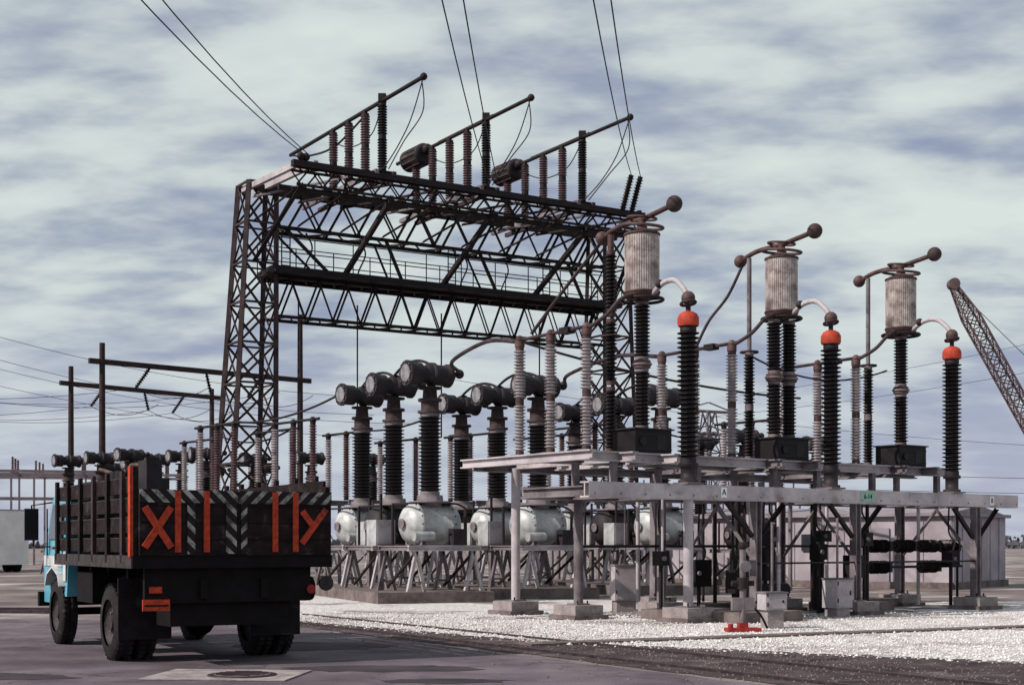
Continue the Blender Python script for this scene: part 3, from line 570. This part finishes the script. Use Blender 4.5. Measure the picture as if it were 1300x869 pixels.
# ---------------- poles, distant wires ----------------
def hframe(A,C,z,topA,topC,ov=.6):
    b=B(); A=Vector(A);C=Vector(C); d=(C-A).normalized()
    for q,h in ((A+d*ov,topA),(C-d*ov,topC)): b.lathe(q,q+Vector((0,0,h)),[(0,.17),(h,.12)],12,'wood_pole')
    b.beam(A+Vector((0,0,z)),C+Vector((0,0,z)),.16,.22,'wood_pole')
    for f in (.25,.5,.75):
        q=A.lerp(C,f)+Vector((0,0,z-.1)); s=Vector((-.5,-.4,-.9)) if f!=.5 else Vector((.2,0,-.9)); b.shed(q,q+s,.05,.1,.12,'porcelain_black',8,'dark_steel')
        b.tube(curve(q+s,q+s+Vector((2.6,3,.4)),.5),.016,5,'wire'); b.tube(curve(q+s,q+s+Vector((-22,-6,2)),1.5),.012,5,'wire')
    return b
put(hframe((-17.9,60,0),(-9.6,67.6,0),9.3,10.1,12.4),'wooden_h_frame_pole'); put(hframe((-21.9,68.7,0),(-15.6,76,0),9.35,10.2,9.8),'wooden_h_frame_pole')
b=B()
for (p,q,s) in [((-46,80,19.5),(-8,82,10),2),((-46,80,18.3),(-8,82,9),2.2),((-46,85,17.0),(-6,88,9.0),2),((-46,90,15.2),(-5,92,8.2),1.5),
    ((16,100,12),(60,100,22),1),((14,100,10.5),(60,100,19),1),((-4,90,12),(60,110,8.6),1.2),((20,80,5.5),(70,90,6.6),.6),((20,80,4.6),(70,90,5.2),.4)]:
    b.tube(curve(p,q,s,24),.015,5,'wire')
put(b,'distant_power_lines')
def busframe(n,span,h):
    b=B()
    for i in range(n):
        x=i*span; b.beam((x,0,0),(x,0,h),.13,.13,'distant_steel'); b.beam((x,6,0),(x,6,h),.13,.13,'distant_steel'); b.beam((x,0,h),(x,6,h),.1,.16,'distant_steel')
        for k in (0,2,4): b.shed((x,k+1,h+.1),(x,k+1,h+1.0),.06,.10,.14,'porcelain_brown',8,'dark_steel')
    b.beam((-1,0,h),((n-1)*span+1,0,h),.1,.18,'distant_steel'); b.beam((-1,0,h*.72),((n-1)*span+1,0,h*.72),.08,.12,'distant_steel'); b.beam((-1,6,h),((n-1)*span+1,6,h),.1,.18,'distant_steel')
    return b
bf=busframe(4,4.5,6.4).mesh('bus_support_structure')
put(bf,'bus_support_structure',(-42,92,0),.25); put(bf,'bus_support_structure',(-40,104,0),.2,1.05); put(bf,'bus_support_structure',(14,125,0),.4,1.0)
b=B(); lattice(b,[(-2,-2,0),(2,-2,0),(2,2,0),(-2,2,0)],[(-.5,-.5,16),(.5,-.5,16),(.5,.5,16),(-.5,.5,16)],7,.18,.1,'distant_steel')
for z in (11,13.5,16): b.beam((-3.5,0,z),(3.5,0,z),.2,.3,'distant_steel'); b.ang((-3.5,0,z),(0,0,z+1),.12,'distant_steel'); b.ang((3.5,0,z),(0,0,z+1),.12,'distant_steel')
put(b,'transmission_tower',(21.5,155,0),.5)
b=B(); C0=Vector((14.9,48,0)); u=Vector((-.8,.6,0)); v=Vector((.6,.8,0)); Lu,Lv,H=11.5,5.6,2.5
def S(a,c,z): return C0+u*a+v*c+Vector((0,0,z))
b.hexa([S(0,0,0),S(Lu,0,0),S(Lu,Lv,0),S(0,Lv,0),S(0,0,H),S(Lu,0,H),S(Lu,Lv,H),S(0,Lv,H)],'shed_metal')
b.hexa([S(-.15,-.2,H+.003),S(Lu+.15,-.2,H+.003),S(Lu+.15,Lv+.2,H+.003),S(-.15,Lv+.2,H+.003),S(-.15,-.2,H+.12),S(Lu+.15,-.2,H+.12),S(Lu+.15,Lv+.2,H+.12),S(-.15,Lv+.2,H+.12)],'shed_roof')
b.hexa([S(0,.1,H+.12),S(Lu,.1,H+.12),S(Lu,Lv-.1,H+.12),S(0,Lv-.1,H+.12),S(0,Lv/2-.1,H+.4),S(Lu,Lv/2-.1,H+.4),S(Lu,Lv/2+.1,H+.4),S(0,Lv/2+.1,H+.4)],'shed_roof')
i=0
while i*.96<Lu-.1: b.beam(S(.05+i*.96,-.012,.25),S(.05+i*.96,-.012,H),.025,.04,'shed_metal'); i+=1
i=0
while i*.96<Lv-.1: b.beam(S(-.012,.05+i*.96,.25),S(-.012,.05+i*.96,H),.025,.04,'shed_metal'); i+=1
b.beam(S(-.05,-.06,.12),S(Lu,-.06,.12),.12,.24,'concrete_dirty'); b.beam(S(-.06,0,.12),S(-.06,Lv,.12),.12,.24,'concrete_dirty')
for a in (2.2,6.5): b.beam(S(a,-.05,1.1),S(a+1.0,-.05,1.1),.06,2.0,'shed_roof')
b.beam(S(4.6,-.05,1.6),S(5.5,-.05,1.6),.06,.6,'glass_dark')
put(b,'metal_shed')
b=B(); tip=Vector((46.7,150,28.8)); base=Vector((61.5,150,2.2)); dd=(base-tip).normalized(); a=Vector((0,1,0)); c=dd.cross(a).normalized()
def cor(p,r): return [p+a*r+c*r,p-a*r+c*r,p-a*r-c*r,p+a*r-c*r]
lattice(b,cor(base,.4),cor(base.lerp(tip,.12),.75),3,.16,.1,'crane_paint'); lattice(b,cor(base.lerp(tip,.12),.75),cor(base.lerp(tip,.88),.75),16,.18,.11,'crane_paint'); lattice(b,cor(base.lerp(tip,.88),.75),cor(tip,.3),4,.16,.1,'crane_paint')
b.cyl(tip+Vector((0,-.5,.2)),tip+Vector((0,.5,.2)),.6,14,'crane_paint')
b.box(60,67,148,152,1.4,4.4,'crane_paint'); b.box(60,62,147.2,148,1.6,4.2,'glass_dark'); b.box(59,67,147,148.4,0,1.3,'chassis'); b.box(59,67,151.6,153,0,1.3,'chassis'); b.beam((64,150,4.4),(66,150,10),.3,.3,'crane_paint')
b.tube([tip,(66,150,10),(66.5,150,4)],.04,5,'wire')
put(b,'lattice_boom_crane')
b=B(); b.box(-4,4,-1.25,1.25,.42,3.4,'white_paint'); b.box(-4.02,4.02,-1.27,1.27,3.36,3.43,'galv_light')
for x in (-3,-2,2.6):
    for y in (-1.15,.85): b.cyl((x,y,.42),(x,y+.3,.42),.42,18,'rubber')
for i in range(7): b.box(-3.9+i*1.28,-3.88+i*1.28,1.25,1.26,.5,3.36,'galv_light'); b.box(-3.9+i*1.28,-3.88+i*1.28,-1.26,-1.25,.5,3.36,'galv_light')
b.box(4.1,6,-1.15,1.15,.7,2.6,'cab_white'); b.box(5.2,6.02,-1.17,1.17,1.6,2.4,'glass_dark'); b.cyl((5,-1.2,.5),(5,-.9,.5),.5,18,'rubber'); b.cyl((5,.9,.5),(5,1.2,.5),.5,18,'rubber')
put(b,'box_truck',(-30.3,80,0),2.35)
def car(mat):
    b=B(); pr=[(-2.2,.3),(-2.25,.75),(-1.3,.88),(-.7,1.38),(.8,1.4),(1.5,.95),(2.2,.85),(2.25,.3)]; n=len(pr)
    vs=[(x,-.85 if z<1 else -.65,z) for x,z in pr]+[(x,.85 if z<1 else .65,z) for x,z in pr]
    b.add(vs,[tuple(range(n))[::-1],tuple(range(n,2*n))]+[(i,(i+1)%n,(i+1)%n+n,i+n) for i in range(n)],mat)
    b.hexa([(-1.0,-.80,.95),(1.2,-.80,.95),(1.2,.80,.95),(-1.0,.80,.95),(-.6,-.68,1.33),(.7,-.68,1.33),(.7,.68,1.33),(-.6,.68,1.33)],'glass_dark')
    for x in (-1.4,1.4):
        for y in (-.88,.68): b.cyl((x,y,.32),(x,y+.2,.32),.32,16,'rubber')
    return b
for (x,y,m,r) in [(15.6,122,'car_red',.1),(18.8,126,'car_pale',.0),(21.6,124,'car_dark',.1),(24,128,'car_pale',.1),(12.5,130,'car_dark',0)]: put(car(m),'parked_car',(x,y,0),r)
b=B(); vs=[];fs=[]
for k in range(9000):
    x=R.uniform(-260,260); y=480+R.uniform(-15,15)
    hh=2.2+1.2*math.sin(x*.05)+.9*math.sin(x*.21+2)+.8*math.sin(x*.63); z=R.random()*max(.8,hh); s=R.uniform(.4,.9); o=len(vs); t=R.random()*3
    for q in ((-1,-.6),(1,-.5),(.7,.8),(-.6,.7)): vs.append((x+q[0]*s*math.cos(t),y+q[0]*s*math.sin(t),z+q[1]*s))
    fs.append((o,o+1,o+2,o+3))
b.add(vs,fs,'leaf_hazed'); put(b,'distant_treeline')
# ---------------- world, sun, camera ----------------
sc=bpy.context.scene
w=bpy.data.worlds.new('World'); sc.world=w; w.use_nodes=True; nt=w.node_tree; N=nt.nodes; L=nt.links; N.clear()
sd=Vector((-.70,-.34,.63)).normalized(); elev=math.asin(sd.z); rot=math.atan2(sd.x,sd.y)
sky=N.new('ShaderNodeTexSky'); sky.sky_type='NISHITA'; sky.sun_disc=False; sky.sun_elevation=elev; sky.sun_rotation=rot; sky.air_density=1.0; sky.dust_density=.6
bg=N.new('ShaderNodeBackground'); bg.inputs['Strength'].default_value=.1; out=N.new('ShaderNodeOutputWorld')
tc=N.new('ShaderNodeTexCoord'); sp=N.new('ShaderNodeSeparateXYZ'); L.new(tc.outputs['Generated'],sp.inputs[0])
def math_(op,a=None,bv=None,c=None):
    n=N.new('ShaderNodeMath'); n.operation=op
    for i,x in enumerate((a,bv,c)):
        if x is None: continue
        if isinstance(x,(int,float)): n.inputs[i].default_value=x
        else: L.new(x,n.inputs[i])
    return n.outputs[0]
zz=math_('MAXIMUM',sp.outputs['Z'],0.0); dz=math_('ADD',zz,.23)
cx=math_('DIVIDE',sp.outputs['X'],dz); cy=math_('DIVIDE',sp.outputs['Y'],dz)
cb=N.new('ShaderNodeCombineXYZ'); L.new(cx,cb.inputs[0]); L.new(cy,cb.inputs[1])
mp=N.new('ShaderNodeMapping'); mp.inputs['Rotation'].default_value=(0,0,.55); mp.inputs['Scale'].default_value=(1.0,1.6,1); mp.inputs['Location'].default_value=(7.3,2.2,0); L.new(cb.outputs[0],mp.inputs['Vector'])
n1=N.new('ShaderNodeTexNoise'); n1.inputs['Scale'].default_value=1.9; n1.inputs['Detail'].default_value=6; n1.inputs['Roughness'].default_value=.5; n1.inputs['Distortion'].default_value=.2; L.new(mp.outputs[0],n1.inputs['Vector'])
n2=N.new('ShaderNodeTexNoise'); n2.inputs['Scale'].default_value=6.0; n2.inputs['Detail'].default_value=5; n2.inputs['Roughness'].default_value=.5; L.new(mp.outputs[0],n2.inputs['Vector'])
mixn=math_('ADD',math_('MULTIPLY',n1.outputs['Fac'],.66),math_('MULTIPLY',n2.outputs['Fac'],.34))
r1=N.new('ShaderNodeValToRGB'); r1.color_ramp.interpolation='EASE'; r1.color_ramp.elements[0].position=.36; r1.color_ramp.elements[1].position=.56; L.new(mixn,r1.inputs['Fac'])
r2=N.new('ShaderNodeValToRGB'); r2.color_ramp.elements[0].position=.40; r2.color_ramp.elements[1].position=.64; r2.color_ramp.elements[0].color=(4.9,5.5,5.9,1); r2.color_ramp.elements[1].color=(6.9,7.7,7.4,1); L.new(mixn,r2.inputs['Fac'])
mx0=N.new('ShaderNodeMix'); mx0.data_type='RGBA'; mx0.inputs[0].default_value=.82; L.new(sky.outputs[0],mx0.inputs[6]); mx0.inputs[7].default_value=(2.9,3.25,4.6,1)
mx=N.new('ShaderNodeMix'); mx.data_type='RGBA'; L.new(r1.outputs['Color'],mx.inputs[0]); L.new(mx0.outputs[2],mx.inputs[6]); L.new(r2.outputs['Color'],mx.inputs[7])
hz=N.new('ShaderNodeMapRange'); hz.inputs['From Min'].default_value=0; hz.inputs['From Max'].default_value=.17; hz.inputs['To Min'].default_value=.75; hz.inputs['To Max'].default_value=0; L.new(zz,hz.inputs['Value'])
mx2=N.new('ShaderNodeMix'); mx2.data_type='RGBA'; L.new(hz.outputs[0],mx2.inputs[0]); L.new(mx.outputs[2],mx2.inputs[6]); mx2.inputs[7].default_value=(4.5,4.8,6.1,1)
L.new(mx2.outputs[2],bg.inputs['Color']); L.new(bg.outputs[0],out.inputs['Surface'])
sl=bpy.data.lights.new('sun','SUN'); sl.energy=5.0; sl.angle=math.radians(.5); sl.color=(1,.91,.83)
so=bpy.data.objects.new('sun',sl); bpy.context.collection.objects.link(so); so.rotation_euler=(-sd).to_track_quat('-Z','Y').to_euler(); so.location=(0,0,40)
cam=bpy.data.cameras.new('camera'); cam.lens=49.85; cam.sensor_width=36; cam.shift_y=.1965; cam.clip_end=8000
co=bpy.data.objects.new('camera',cam); bpy.context.collection.objects.link(co); co.location=(0,0,1.55); co.rotation_euler=(math.pi/2,0,0); sc.camera=co
sc.view_settings.view_transform='Standard'; sc.view_settings.look='None'; sc.view_settings.exposure=0
